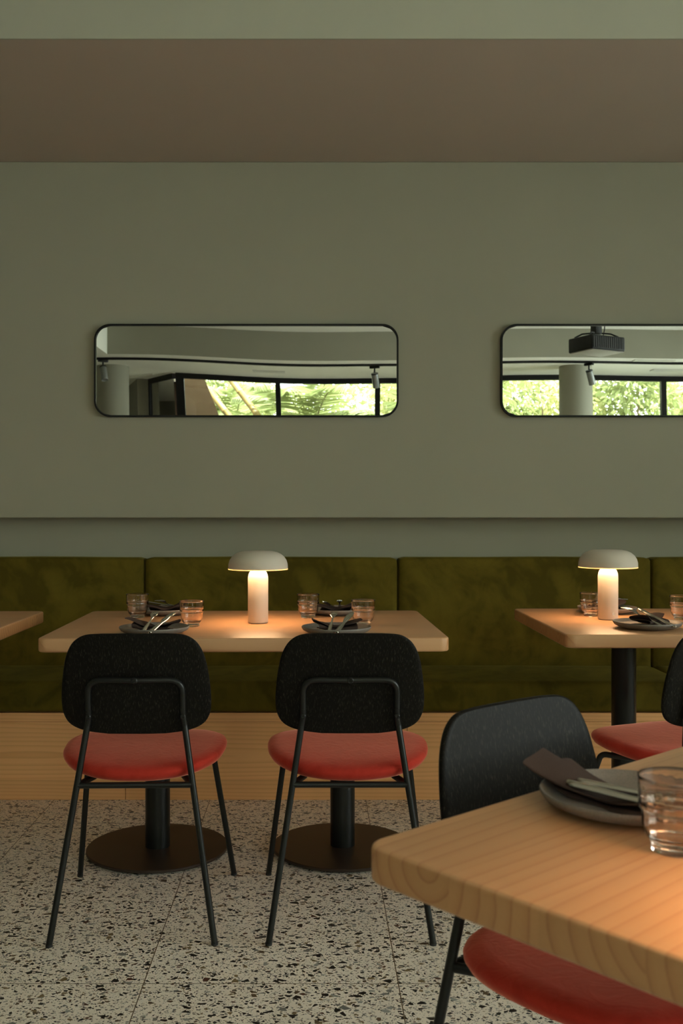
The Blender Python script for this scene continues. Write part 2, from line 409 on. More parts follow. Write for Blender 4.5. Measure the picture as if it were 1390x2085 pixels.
# glazed return at the left corner, running back and outwards
rot = Matrix.Translation((-1.535, YF-.03, 0)) @ Matrix.Rotation(math.radians(-122), 4, 'Z')
f = bmesh.new(); box(f, .05, .74, -.02, .02, ZS-.055, ZS); box(f, .05, .74, -.02, .02, 0, .06); box(f, .70, .74, -.02, .02, .06, ZS-.055)
f.transform(rot); fo = struct('window_7', f, 'frame_black', 'black framed side window angled away at the left corner')
f = boxed(.05, .70, -.005, .005, .06, ZS-.055); f.transform(rot); put('pane', f, 'pane', fo, smooth=False)
p2 = rot @ Vector((.745, 0, 0)); wl = Vector((-3.35, -7.6))-Vector((p2.x, p2.y))
bm = boxed(0, wl.length, -.14, 0, 0, ZS); bm.transform(Matrix.Translation((p2.x, p2.y, 0)) @ Matrix.Rotation(math.atan2(wl.y, wl.x), 4, 'Z'))
struct('wall_corner', bm, 'wall', 'angled wall running outwards from the side window')
struct('wall_front', boxed(XL, -3.3, -7.8, -7.6, 0, ZS), 'wall')
struct('ground', boxed(-9, 12, -16, YF-.15, -.25, -.02), 'soil', 'pale garden ground outside the windows')

# round columns (stand by the window side, seen in the mirrors)
for x, y, lb in ((-2.14, -2.1, 'round pale column at the far left in the left mirror'), (2.71, -1.86, 'round pale column in front of the windows in the right mirror')):
    bm = bmesh.new(); lathe(bm, [(.168, 0), (.168, ZS)], 48)
    o = struct('trim_%d' % (1 if x < 0 else 2), bm, 'wall', lb, smooth=True); o.location = (x, y, 0)

# ------------------------------------------------------------------ mirrors
def mirror(x0, label, twist, bulge):
    W, Hh, zc, r, D = 1.293, .395, 1.7165, .068, .022
    t = thing('wall_mirror', label, 'mirror', (x0+W/2, YW, zc), 0, 'mirrors on the green wall')
    bm = bmesh.new(); o1 = rrect(W/2, Hh/2, r, 10); o2 = rrect(W/2-.007, Hh/2-.007, r-.007, 10)
    rings = [[(x, 0, z) for x, z in o1], [(x, -D, z) for x, z in o1], [(x, -D, z) for x, z in o2], [(x, -.004, z) for x, z in o2]]
    ring_loft(bm, rings, False, False)
    put('frame', bm, 'frame_black', t, smooth=True)
    # silvered sheet with the slight waviness of a real one
    bm = bmesh.new(); nx, nz = 96, 30; hw, hh = W/2-.0065, Hh/2-.0065
    vs = []
    for j in range(nz+1):
        row = []
        z = -hh+2*hh*j/nz
        az = max(0, abs(z)-(hh-r)); lim = hw-(r-math.sqrt(max(0, r*r-az*az)))
        for i in range(nx+1):
            x = -lim+2*lim*i/nx
            d = twist*x*z + bulge*z*math.sin(x*5.2+.6)*.12
            row.append(bm.verts.new((x, -.012+d, z)))
        vs.append(row)
    for j in range(nz):
        for i in range(nx): bm.faces.new((vs[j][i], vs[j][i+1], vs[j+1][i+1], vs[j+1][i]))
    put('glass', bm, 'mirror', t)
mirror(-.936, 'long rounded black framed mirror, the whole one on the left', .0045, .011)
mirror(.792, 'long rounded black framed mirror on the right with a projector reflected in it', .0, .006)

# ------------------------------------------------------------------ upholstered bench
YBF = 3.85
b0, bstep = -.731, 1.09
base = thing('bench_base', 'pale wood panelled base under the green bench seat', 'bench', (0, YBF, 0))
for k in range(-3, 4):
    x0 = b0+k*bstep; x1 = x0+bstep
    put('front_panel', boxed(x0+.0012, x1-.0012, 0.004, .02, .001, .303), 'cladding', base, smooth=False)
    put('top_rail', boxed(x0+.0003, x1-.0003, 0, .5, .305, .338), 'cladding', base, smooth=False)
put('carcass', boxed(b0-3*bstep, b0+4*bstep, .021, .5, .001, .304), 'frame_black', base, smooth=False)

def cushion(hx, hy, hz, r, n=(26, 10, 8), puff=.006, seed=0):
    """soft rounded block centred on the origin, with piping line rounded edges"""
    bm = bmesh.new(); bmesh.ops.create_cube(bm, size=2)
    bmesh.ops.subdivide_edges(bm, edges=bm.edges, cuts=14, use_grid_fill=True)
    for v in bm.verts:
        p = v.co.copy()
        q = Vector((p.x*hx, p.y*hy, p.z*hz))
        # concentrate cuts near the edges
        for a, h in ((0, hx), (1, hy), (2, hz)):
            s = p[a]; q[a] = math.copysign(1-(1-abs(s))**1.5, s)*h if abs(s) < 1 else s*h
        core = Vector((max(-hx+r, min(hx-r, q.x)), max(-hy+r, min(hy-r, q.y)), max(-hz+r, min(hz-r, q.z))))
        d = q-core
        if d.length > 1e-9: q = core+d.normalized()*min(r, d.length) if sum(abs(c) > 1e-9 for c in d) > 1 else q
        u = 1-(q.x/hx)**2
        nn = mnoise.noise(Vector((q.x*3+seed, q.y*3, q.z*3)))*.003
        if abs(q.y) > hy*.8 and q.y < 0: q.y -= puff*u*(1-(q.z/hz)**2)+nn
        if q.z > hz*.8: q.z += puff*.5*u+nn*.7
        v.co = q
    return bm
for k in range(-1, 3):
    xc = b0+(k+.5)*bstep
    bb = cushion(bstep/2-.002, .06, .285, .020, seed=k*7)
    o = put('back_cushion', bb, 'green'); o.location = (xc, 4.332, .632); o.rotation_euler = (math.radians(-.8), 0, 0)
    nm = ['olive velvet back cushion at the left picture edge beside the left table', 'olive velvet back cushion behind the centre table and the dome lamp on it', 'olive velvet back cushion between the centre table and the right table', 'olive velvet back cushion at the right picture edge behind the right table'][k+1]
    tag(o, nm, 'cushion', 'back cushions of the bench')
    ss = cushion(bstep/2-.0015, .215, .058, .020, seed=k*5+2, puff=.004)
    o = put('seat_cushion', ss, 'green'); o.location = (xc, 4.054, .400)
    nm = ['olive velvet seat cushion left of the left chair, under the left table', 'olive velvet seat cushion under the centre table behind the two chairs', 'olive velvet seat cushion between the centre table and the right table column', 'olive velvet seat cushion right of the right table column'][k+1]
    tag(o, nm, 'cushion', 'seat cushions of the bench')

# ------------------------------------------------------------------ tables
def make_table():
    t = thing('pedestal_table', '', 'table')
    bm = bmesh.new(); slab(bm, .6, .4, .030, .709, .75, .006)
    put('tabletop', bm, 'table', t, angle=50)
    for s in (-1, 1):
        x = .305*s
        bm = bmesh.new(); lathe(bm, [(0, 0.0161), (.0405, 0.0161), (.0405, .701), (0, .701)], 40); o = put('column', bm, 'black_metal', t); o.location = (x, 0, 0)
        bm = bmesh.new(); lathe(bm, [(0, .006), (.229, .006), (.231, .008), (.231, .014), (.229, .016), (0, .016)], 72); o = put('base_plate', bm, 'base_metal', t); o.location = (x, 0, 0)
        bm = bmesh.new(); slab(bm, .13, .20, .01, .702, .7085, .001); o = put('mounting_plate', bm, 'black_metal', t); o.location = (x, 0, 0)
        for k in range(4):
            a = PI/4+k*PI/2+.5; bm = bmesh.new(); lathe(bm, [(0, 0), (.013, 0), (.013, .006), (0, .006)], 16)
            o = put('levelling_foot', bm, 'rubber', t); o.location = (x+.2*math.cos(a), .2*math.sin(a), 0)
    return t
TB = make_table()
def place(proto, first, loc, rz, label, group=None):
    o = proto if first else copy_tree(proto)
    o.location = loc; o.rotation_euler = (0, 0, rz); o['label'] = label
    if group: o['group'] = group
    return o
place(TB, True, (-.212, 3.29, 0), math.radians(1.0), 'thick wooden table in the middle with two chairs pushed up to it', 'wooden tables along the bench')
place(TB, False, (1.352, 3.372, 0), math.radians(0), 'thick wooden table on the right with a lamp near its left end', 'wooden tables along the bench')
place(TB, False, (-1.592, 3.275, 0), math.radians(.3), 'thick wooden table at the left picture edge, only its right corner showing', 'wooden tables along the bench')
NA = math.radians(41.1); ND = Vector((math.cos(NA), math.sin(NA), 0)); NS = Vector((math.sin(NA), -math.cos(NA), 0))
nc = Vector((.051, 1.109, 0))+ND*.6+NS*.4
place(TB, False, nc, NA+PI, 'large wooden table nearest the camera, its corner pointing left', None)

# ------------------------------------------------------------------ chairs
half = [(0, 0), (200, 1), (300, 8), (360, 35), (400, 80), (430, 150), (450, 250), (461, 350), (463, 420), (455, 480), (425, 535), (370, 570), (290, 590), (180, 602), (0, 607)]
def make_chair():
    t = thing('dining_chair', '', 'chair')
    prof = catmull([(a, b, 0) for a, b in half[1:-1]], 4)
    def by(x, z): return -.166-.05*(z-.525)/.275+.34*x*x
    bm = bmesh.new(); NXs = 28; T = .011
    def surf(off, ins):
        rows = []
        for p in prof:
            wv = p.x*.198/463-ins; z = .80-p.y*.275/607
            z = .6625+(z-.6625)*(1-ins/.1375)
            row = []
            for i in range(NXs+1):
                x = -wv+2*wv*i/NXs; y = by(x, z); nx = .68*x; nn = 1/math.sqrt(1+nx*nx)
                row.append(bm.verts.new((x-nx*nn*off, y+off*nn, z)))
            rows.append(row)
        for a, b in zip(rows, rows[1:]):
            for i in range(NXs): bm.faces.new((a[i], a[i+1], b[i+1], b[i]))
        return rows[0]+[r[-1] for r in rows[1:-1]]+list(reversed(rows[-1]))+[r[0] for r in reversed(rows[1:-1])]
    A = surf(0, .0025); Bk = surf(T, .0025)
    rim = []
    for off, ins in ((.0025, 0), (T-.0025, 0)):
        lp = []
        for va, vb in zip(A, Bk):
            c = va.co.lerp(vb.co, off/T); ctr = Vector((0, 0, .6625)); d = Vector((c.x, 0, c.z-.6625)).normalized()*.0025
            lp.append(bm.verts.new(c+d))
        rim.append(lp)
    n = len(A)
    for P, Q in ((A, rim[0]), (rim[0], rim[1]), (rim[1], Bk)):
        for i in range(n): bm.faces.new((P[i], P[(i+1) % n], Q[(i+1) % n], Q[i]))
    put('backrest', bm, 'black_wood', t, angle=60)
    # seat pad
    bm = bmesh.new(); rings = []; e = 2/2.45
    prf = [(.02, .000), (.70, .000), (.90, .003), (.965, .010), (.995, .020), (1, .027), (.985, .034), (.94, .040), (.84, .0445), (.65, .048), (.4, .050), (.02, .051)]
    for s, z in prf:
        rg = []
        for k in range(72):
            a = 2*PI*k/72; c, q = math.cos(a), math.sin(a)
            x = .226*s*math.copysign(abs(c)**e, c); y = .212*s*math.copysign(abs(q)**e, q)
            x *= 1+.05*(y/.21)
            rg.append((x, y+.002, .412+z+.30*x*x-.02*max(0, y/.21)**3*0+.008*(y/.21)))
        rings.append(rg)
    ring_loft(bm, rings)
    put('seat', bm, 'red', t, angle=80)
    R = .0085
    # rear legs, each carried on upwards as the bracket of the backrest, joined by the top bar
    zt = .676; yt = by(0, zt)-.0125
    for s in (-1, 1):
        xs = .124*s
        bm = bmesh.new()
        pts = [(.212*s, -.247, .004), (.128*s, by(.124, .553)-.0115, .553), (xs, by(.124, .575)-.0115, .575), (xs, by(.124, .60)-.012, .598)]
        tube(bm, fillet(pts, .02, 4), R); put('rear_leg', bm, 'black_metal', t)
        bm = bmesh.new()
        pts = [(.235*s, .247, .004), (.182*s, .112, .4035), (.128*s, .03, .4035), (.120*s, -.12, .4035), (.149*s, -.190, .400)]
        tube(bm, pts, R, rad=.025); put('front_leg', bm, 'black_metal', t)
        for yy, xx in ((-.247, .212), (.247, .235)):
            bm = bmesh.new(); lathe(bm, [(0, 0), (.0088, 0), (.0092, .006), (0, .006)], 16)
            o = put('foot_cap', bm, 'rubber', t); o.location = (xx*s, yy, 0)
        bm = bmesh.new(); lathe(bm, [(0, 0), (.0072, 0), (.0072, .003), (.0055, .0045), (.0035, .0045), (.003, .002), (0, .002)], 20)
        o = put('screw', bm, 'black_metal', t); o.rotation_euler = (PI/2, 0, 0); o.location = (.124*s, by(.124, .575)-.0195, .578)
    bm = bmesh.new(); y0 = by(.124, .60)-.012
    tube(bm, fillet([(-.124, y0, .5979), (-.124, by(.124, .66)-.013, zt), (-.02, yt, zt), (.02, yt, zt), (.124, by(.124, .66)-.013, zt), (.124, y0, .5979)], .042, 8), R*.98)
    put('back_rail', bm, 'black_metal', t)
    bm = bmesh.new(); lathe(bm, [(0, 0), (.0085, 0), (.0085, .003), (.0065, .005), (.004, .005), (.0035, .002), (0, .002)], 20)
    o = put('screw', bm, 'black_metal', t); o.rotation_euler = (PI/2, 0, 0); o.location = (0, yt-.007, zt)
    bm = bmesh.new(); tube(bm, [(-.148, -.197, .400), (.148, -.197, .400)], R*.95); put('stretcher', bm, 'black_metal', t)
    bm = bmesh.new(); tube(bm, [(-.13, -.02, .401), (.13, -.02, .401)], R*.8); put('seat_support', bm, 'black_metal', t)
    return t
CH = make_chair()
place(CH, True, (-.476, 2.81, 0), math.radians(1.5), 'black backed chair with brick red seat at the left of the middle table', 'black and red dining chairs')
place(CH, False, (.094, 2.815, 0), math.radians(0), 'black backed chair with brick red seat at the right half of the middle table', 'black and red dining chairs')
place(CH, False, (1.055, 2.90, 0), math.radians(22), 'black backed chair at the right picture edge, turned towards the right table', 'black and red dining chairs')
place(CH, False, (.455, 1.512, 0), math.radians(218), 'black chair facing the camera behind the near table, grained backrest front showing', 'black and red dining chairs')

# ------------------------------------------------------------------ lamps
def make_lamp():
    t = thing('table_lamp', '', 'lamp')
    bm = bmesh.new()
    lathe(bm, [(0, .0015), (.0315, .0015), (.0335, .004), (.0335, .10), (.0335, .143), (.0331, .151), (.0315, .159), (.0285, .1665), (.0240, .172), (.0200, .1745), (.0195, .1899), (0, .1899)], 56)
    put('body', bm, 'lamp_white', t, angle=60)
    bm = bmesh.new()
    out = [(0, .2375), (.030, .2375), (.048, .2365), (.063, .2335), (.076, .2275), (.0865, .2185), (.094, .2065), (.0975, .194), (.0981, .1796)]
    inn = [(.0960, .1796), (.0955, .192), (.0915, .205), (.084, .2165), (.074, .225), (.060, .2315), (.04, .2345), (0, .2350)]
    lathe(bm, out+inn, 64); sh = put('lamp_shade', bm, 'lamp_white', t, angle=60)
    bm = bmesh.new(); lathe(bm, [(.0958, .1765), (.0985, .1765), (.0985, .1795), (.0958, .1795), (.0958, .1765)], 64); put('rim', bm, 'rim', sh)
    bm = bmesh.new(); lathe(bm, [(0, .190), (.060, .190), (.064, .1925), (.060, .198), (0, .198)], 48)
    put('diffuser', bm, 'opal', t)
    bm = bmesh.new(); lathe(bm, [(.0, 0), (.031, 0), (.031, .0014), (0, .0014)], 40); put('base_pad', bm, 'rubber', t)
    bm = bmesh.new(); lathe(bm, [(0, 0), (.007, 0), (.0068, .001), (.0055, .001), (.005, .0004), (0, .0004)], 24)
    o = put('button', bm, 'lamp_white', t); o.rotation_euler = (PI/2, 0, 0); o.location = (.0, -.0333, .022)
    return t
LM = make_lamp(); TZ = .7502
place(LM, True, (-.186, 3.285, TZ), 2.4, 'lit white dome shaded lamp standing on the middle table', 'small white dome lamps')
place(LM, False, (.999, 3.39, TZ), .3, 'lit white dome shaded lamp standing on the right table', 'small white dome lamps')
place(LM, False, (-1.62, 3.28, TZ), 0, 'lit white dome shaded lamp on the left table, outside the picture', 'small white dome lamps')
place(LM, False, (.495, .85, TZ), 0, 'lit white dome shaded lamp on the near table, outside the picture', 'small white dome lamps')

# ------------------------------------------------------------------ tableware
def make_glass():
    bm = bmesh.new()
    def fl_(a, r, z): return 1+.004*max(0, min(1, (z-.009)/.010, (.076-z)/.010))*math.cos(22*a)
    out = [(0, .0015), (.0225, .0), (.0245, .001), (.0245, .008), (.0255, .0105), (.0305, .016), (.0335, .023), (.0344, .027), (.0350, .032), (.0351, .037), (.0352, .043), (.0358, .0455), (.0382, .047), (.0385, .049), (.0380, .051), (.0381, .055), (.0383, .061), (.0385, .067), (.0387, .072), (.0388, .077), (.0392, .0812)]
    inn = [(.0384, .0818), (.0372, .0812), (.0366, .060), (.0362, .050), (.0340, .046), (.0332, .042), (.0328, .030), (.030, .021), (.026, .0165), (.018, .0145), (0, .014)]
    n = 132
    prev = None
    for (r, z), inner in [(p, 0) for p in out]+[(p, 1) for p in inn]:
        if r == 0: cur = [bm.verts.new((0, 0, z))]
        else: cur = [bm.verts.new((r*(1 if inner else fl_(2*PI*i/n, r, z))*math.cos(2*PI*i/n), r*(1 if inner else fl_(2*PI*i/n, r, z))*math.sin(2*PI*i/n), z)) for i in range(n)]
        if prev:
            for i in range(n):
                j = (i+1) % n
                if len(prev) == 1: bm.faces.new((prev[0], cur[j], cur[i]))
                elif len(cur) == 1: bm.faces.new((prev[i], prev[j], cur[0]))
                else: bm.faces.new((prev[i], prev[j], cur[j], cur[i]))
        prev = cur
    return put('tumbler', bm, 'tumbler', angle=60)
GL = make_glass(); tag(GL, '', 'glass')
G = [(-.613, 3.45, 'ribbed rose glass at the back left of the middle table'), (-.393, 3.19, 'ribbed rose glass just left of the lamp on the middle table'),
     (-.022, 3.45, 'ribbed rose glass just right of the lamp, back of the middle table'), (.158, 3.225, 'ribbed rose glass behind the front right plate of the middle table'),
     (.972, 3.50, 'ribbed rose glass half hidden behind the lamp on the right table'), (1.247, 3.385, 'ribbed rose glass on the right table, cut by the right picture edge'),
     (.392, 1.083, 'large ribbed rose glass on the near table beside the dark plate')]
for i, (x, y, lb) in enumerate(G): place(GL, i == 0, (x, y, TZ), i*.37, lb, 'ribbed rose glasses')

def make_plate():
    bm = bmesh.new()
    lathe(bm, [(0, .0012), (.062, .0012), (.064, 0), (.068, 0), (.071, .002), (.090, .006), (.1005, .0115), (.1045, .0175), (.1052, .0205), (.1042, .0222), (.1022, .0215), (.0985, .0150), (.091, .0105), (.080, .0082), (.0, .0075)], 80)
    return put('plate', bm, 'ceramic', angle=60)
PL = make_plate(); tag(PL, '', 'plate')

def make_napkin(seed, fk=.35, lk=(.002, .006)):
    """one cloth folded over itself three times, ends a little fanned"""
    rnd = random.Random(seed); bm = bmesh.new()
    path = [(-.040, .0006), (-.02, .0012), (.02, .0014), (.036, .0016), (.0405, .0035), (.0395, .006), (.030, .0072), (.0, .0078), (-.030, .0080), (-.036, .0098), (-.034, .0122), (-.02, .0136), (.008, .0142), (.028, .0135)]
    path = [(p.x, p.y) for p in catmull([(a, b, 0) for a, b in path], 3)]
    nL = 26; Lh = .095; th = .0011
    off = rnd.random()*9
    def P(u, k, side):
        t = k/(len(path)-1); y, z = path[k]
        a, b = path[max(0, k-1)], path[min(len(path)-1, k+1)]
        d = Vector((b[0]-a[0], b[1]-a[1])).normalized()
        y -= d.y*th*side*.5; z += d.x*th*side*.5
        x = u*Lh*(1+.04*math.sin(7*t+off))+(t-.5)*.040*(1 if u > 0 else -1)*abs(u)
        fan = (t-.45)*fk*abs(u)**2*(1 if u > 0 else -1)
        y2 = y*(1-.22*math.exp(-(u*3)**2))+fan*.07
        lift = (u*u)*(.003+.009*t) if u > 0 else (u*u)*(lk[0]+lk[1]*t)
        z2 = z*(1-.35*math.exp(-(u*2.5)**2))+lift+.0012*math.sin(u*6+y*60+off)
        return (x, y2, z2+.0009)
    vs = {}
    for side in (1, -1):
        for i in range(nL+1):
            for k in range(len(path)): vs[side, i, k] = bm.verts.new(P(-1+2*i/nL, k, side))
    K = len(path)-1
    for side in (1, -1):
        for i in range(nL):
            for k in range(K): bm.faces.new((vs[side, i, k], vs[side, i+1, k], vs[side, i+1, k+1], vs[side, i, k+1]))
    for i in range(nL):
        for k in (0, K): bm.faces.new((vs[1, i, k], vs[1, i+1, k], vs[-1, i+1, k], vs[-1, i, k]))
    for k in range(K):
        for i in (0, nL): bm.faces.new((vs[1, i, k], vs[1, i, k+1], vs[-1, i, k+1], vs[-1, i, k]))
    return put('napkin', bm, 'napkin', angle=70)
def flat_tool(outline_pairs, th, bend):
    """loft of rectangular sections along x: (x, half width, y offset)"""
    bm = bmesh.new(); rings = []
    for x, hw, yo in outline_pairs:
        z = bend(x); e = min(hw*.4, .0012)
        rings.append([(x, yo-hw, z), (x, yo-hw+e, z+th*.9), (x, yo, z+th*1.25), (x, yo+hw-e, z+th*.9), (x, yo+hw, z), (x, yo+hw-e, z-th*.3), (x, yo, z-th*.45), (x, yo-hw+e, z-th*.3)])
    ring_loft(bm, rings); return bm
def make_fork():
    bend = lambda x: .006*math.sin(max(0, min(1, (x-.02)/.085))*PI)*1.0 if x > .02 else 0.0
    pr = [(-.100, .003, 0), (-.098, .0062, 0), (-.085, .0070, 0), (-.04, .0056, 0), (.01, .0026, 0), (.03, .0027, 0), (.042, .006, 0), (.050, .0100, 0), (.060, .0112, 0), (.064, .0112, 0)]
    bm = flat_tool(pr, .0024, bend)
    for k in range(4):
        y = -.0090+.006*k
        b2 = flat_tool([(.0635, .0019, y), (.08, .0016, y), (.098, .0013, y*.98), (.103, .0006, y*.97)], .0013, bend)
        me = bpy.data.meshes.new('tmp'); b2.to_mesh(me); b2.free(); bm.from_mesh(me); bpy.data.meshes.remove(me)
    return put('fork', bm, 'steel', angle=60)
def make_knife():
    pr = [(-.105, .004, 0), (-.103, .0070, 0), (-.09, .0082, 0), (-.04, .0070, 0), (.0, .0042, 0), (.008, .0060, .0006), (.03, .0085, .0014), (.07, .0092, .0010), (.095, .0075, -.0004), (.107, .0035, -.003), (.110, .0008, -.0045)]
    return put('knife', flat_tool(pr, .0038, lambda x: 0.0), 'steel', angle=60)
NK = tag(make_napkin(1), '', 'napkin'); NKN = tag(make_napkin(5, .42, (.014, .014)), '', 'napkin'); FK = tag(make_fork(), '', 'fork'); KN = tag(make_knife(), '', 'knife')
# x, y, direction from diner to tines, tilt, where
PS = [(-.483, 3.005, 92, 'front left of the middle table', 0), (.066, 3.005, 89, 'front right of the middle table', 1),
      (-.534, 3.565, -100, 'back left of the middle table', 2), (.076, 3.565, -86, 'back right of the middle table', 3),
      (1.048, 3.135, 118, 'front of the right table', 4), (1.062, 3.615, -70, 'back of the right table behind the lamp', 5),
      (.387, 1.237, -49, 'near table beside the large glass', 6)]
for i, (x, y, a, wh, kk) in enumerate(PS):
    A = math.radians(a); D = Vector((math.cos(A), math.sin(A), 0)); Q = Vector((-D.y, D.x, 0))
    c = Vector((x, y, TZ))
    place(PL, i == 0, c, i*.9, 'dark grey stoneware plate, '+wh, 'grey stoneware plates')
    near = i == 6
    turn = {6: 0.0}.get(i, math.radians((-14, 10, 20, -12, 16, 8, 0)[i]))
    z = TZ+.0078
    nk = place(NKN if near else NK, near or i == 0, c+Vector((0, 0, z-TZ))+D*(-.015 if near else -.004)+Q*(-.008 if near else 0), A+turn+(0 if near else PI/2), 'folded brown napkin on the plate, '+wh, 'folded brown napkins')
    nk.scale = (.98, 1.1, 1) if near else (.66, .95, 1.5)
    zz = z+(.0185 if near else .0262)
    fk = place(FK, i == 0, c+Q*(-.008 if near else .014)+D*(-.00 if not near else .043)+Vector((0, 0, zz-TZ)), A+math.radians(6 if near else -8), 'steel fork lying on the brown napkin, '+wh, 'steel forks')
    kn = place(KN, i == 0, c-Q*(.040 if near else .024)+D*(-.012 if not near else .046)+Vector((0, 0, zz-TZ-.001)), A+math.radians(-4 if near else -24), 'steel table knife lying on the brown napkin, '+wh, 'steel table knives')
    if not near:
        fk.rotation_euler = (0, math.radians(-12), A+math.radians(-6)); kn.rotation_euler = (0, math.radians(-10), A+math.radians(-14))
    else:
        fk.rotation_euler = (0, math.radians(.5), A+math.radians(7)); kn.rotation_euler = (0, math.radians(.5), A+math.radians(-1))

# ------------------------------------------------------------------ things on the far ceiling, seen in the mirrors
bm = boxed(-3.9, 4.95, YB-.245, YB-.21, ZS-.022, ZS-.0005); tag(put('lighting_track', bm, 'frame_black', smooth=False), 'long black lighting track under the low ceiling, seen in the mirrors', 'track')
def make_spot():
    t = thing('spotlight', '', 'spotlight')
    put('adapter', boxed(-.05, .05, -.014, .014, -.022, 0, bev=.002), 'frame_black', t)
    bm = bmesh.new(); tube(bm, [(0, 0, -.0225), (0, 0, -.065)], .008); put('arm', bm, 'frame_black', t)
    bm = bmesh.new(); lathe(bm, [(0, 0), (.030, 0), (.034, .004), (.034, .150), (.031, .154), (.028, .145), (0, .140)], 32)
    bm.transform(Matrix.Translation((0, 0, -.066)) @ Matrix.Rotation(math.radians(158), 4, 'X'))
    put('head', bm, 'spot_grey', t)
    bm = bmesh.new(); lathe(bm, [(.0345, .004), (.0352, .004), (.0352, .016), (.0345, .016)], 32)
    bm.transform(Matrix.Translation((0, 0, -.066)) @ Matrix.Rotation(math.radians(158), 4, 'X')); put('collar', bm, 'frame_black', t)
    return t
SP = make_spot()
for i, (x, r, lb) in enumerate(((-2.11, 2.6, 'grey cylinder spotlight on the track, beside the far left column'), (.60, .4, 'grey cylinder spotlight on the track, at the right end of the left mirror'), (2.74, .9, 'grey cylinder spotlight on the track, in front of the column in the right mirror'))):
    place(SP, i == 0, (x, YB-.2275, ZS-.0225), r, lb, 'track spotlights')
# projector hanging from the raised ceiling
pj = thing('projector', 'black ceiling projector with grey underside, reflected in the right mirror', 'projector', (2.09, 1.1, 2.285), math.radians(-24))
bm = bmesh.new(); slab(bm, .158, .135, .018, .006, .110, .008); put('housing', bm, 'frame_black', pj)
bm = bmesh.new(); slab(bm, .150, .127, .014, 0, .0059, .002); put('underside', bm, 'proj_grey', pj)
bm = bmesh.new()
for k in range(14): box(bm, -.138+k*.0195, -.128+k*.0195, .1352, .1372, .02, .10)
put('vent_grille', bm, 'vent_dark', pj, smooth=False)
bm = bmesh.new(); lathe(bm, [(0, 0), (.036, 0), (.036, .015), (.03, .018), (0, .012)], 32); o = put('lens', bm, 'steel', pj); o.rotation_euler = (PI/2, 0, 0); o.location = (.07, -.1352, .06)
bm = bmesh.new(); box(bm, -.03, .03, -.03, .03, .14, ZH-2.285-.02, bev=.003); box(bm, -.06, .06, -.06, .06, ZH-2.285-.02, ZH-2.285-.0005); put('drop_pole', bm, 'frame_black', pj)
bm = bmesh.new()
for sx in (-1, 1):
    for sy in (-1, 1): tube(bm, [(0, 0, .15), (sx*.09, sy*.05, .142), (sx*.13, sy*.09, .1155)], .006, 8, rad=.01)
put('mount_arm', bm, 'frame_black', pj)
bm = bmesh.new(); tube(bm, [(.10, -.05, .1155), (.13, -.06, .20), (.10, -.03, .40), (.05, -.02, ZH-2.285-.001)], .004, 8, rad=.05); put('cable', bm, 'frame_black', pj)
# ceiling vents
def vent(x, y, lx, ly, label, slots):
    t = thing('ceiling_vent', label, 'vent', (x, y, ZS), 0, 'vents in the low ceiling')
    bm = bmesh.new()
    for a in ((-lx/2, lx/2, -ly/2, -ly/2+.02), (-lx/2, lx/2, ly/2-.02, ly/2), (-lx/2, -lx/2+.02, -ly/2+.02, ly/2-.02), (lx/2-.02, lx/2, -ly/2+.02, ly/2-.02)):
        box(bm, *a, -.008, -.0005)
    put('frame', bm, 'vent_white', t, smooth=False)
    put('backing', boxed(-lx/2+.02, lx/2-.02, -ly/2+.02, ly/2-.02, -.003, -.0005), 'vent_dark', t, smooth=False)
    for k in range(slots):
        y0 = -ly/2+.025+k*(ly-.05)/slots
        put('slat', boxed(-lx/2+.02, lx/2-.02, y0, y0+(ly-.05)/slots*.62, -.007, -.0035), 'vent_white', t, smooth=False)
vent(-.48, -2.02, .34, .12, 'slim white ceiling vent seen in the middle of the left mirror', 2)
vent(3.35, -1.35+.0, .40, .11, 'white ceiling vent close to the beam in the right mirror', 2)
vent(3.75, -2.0, .40, .14, 'white ceiling vent close to the windows in the right mirror', 2)
vent(-2.15, -4.1, .22, .55, 'slatted ceiling vent beside the far left column in the left mirror', 6)

# ------------------------------------------------------------------ the garden behind the windows
def leafy(name, x, y, h, wx, wy, n, mat, label, seed, size=.10, low=.3):
    rnd = random.Random(seed)
    t = thing(name, label, 'shrub', (x, y, -.02), 0, 'shrubs outside the windows')
    bm = bmesh.new()
    cl = [(rnd.uniform(-wx, wx)*.75, rnd.uniform(-wy, wy)*.7, rnd.uniform(low, h-.25), rnd.uniform(.28, .5)) for _ in range(26)]
    for _ in range(n):
        c = rnd.choice(cl); d = Vector((rnd.gauss(0, 1), rnd.gauss(0, 1), rnd.gauss(0, 1))).normalized()*c[3]*rnd.uniform(.5, 1.05)
        p = Vector(c[:3])+d; p.z = max(.05, p.z)
        ax = (d.normalized()+Vector((rnd.uniform(-.8, .8), rnd.uniform(-.8, .8), rnd.uniform(-.9, .3)))).normalized()
        sd_ = ax.cross(Vector((rnd.uniform(-1, 1), rnd.uniform(-1, 1), rnd.uniform(-1, 1)))).normalized(); nr = ax.cross(sd_)
        l = size*rnd.uniform(.7, 1.4); w_ = l*.24
        q = [p, p+ax*l*.35+sd_*w_-nr*.01, p+ax*l-nr*.02, p+ax*l*.35-sd_*w_-nr*.01]
        v = [bm.verts.new(a) for a in q]; bm.faces.new((v[0], v[1], v[2])); bm.faces.new((v[0], v[2], v[3]))
    o = put('foliage', bm, mat, t, smooth=False)
    bm = bmesh.new()
    for c in cl[:9]: tube(bm, [(0, 0, 0), (c[0]*.3, c[1]*.3, c[2]*.5), (c[0], c[1], c[2])], [.03, .02, .008], 6)
    put('stem', bm, 'bark', t)
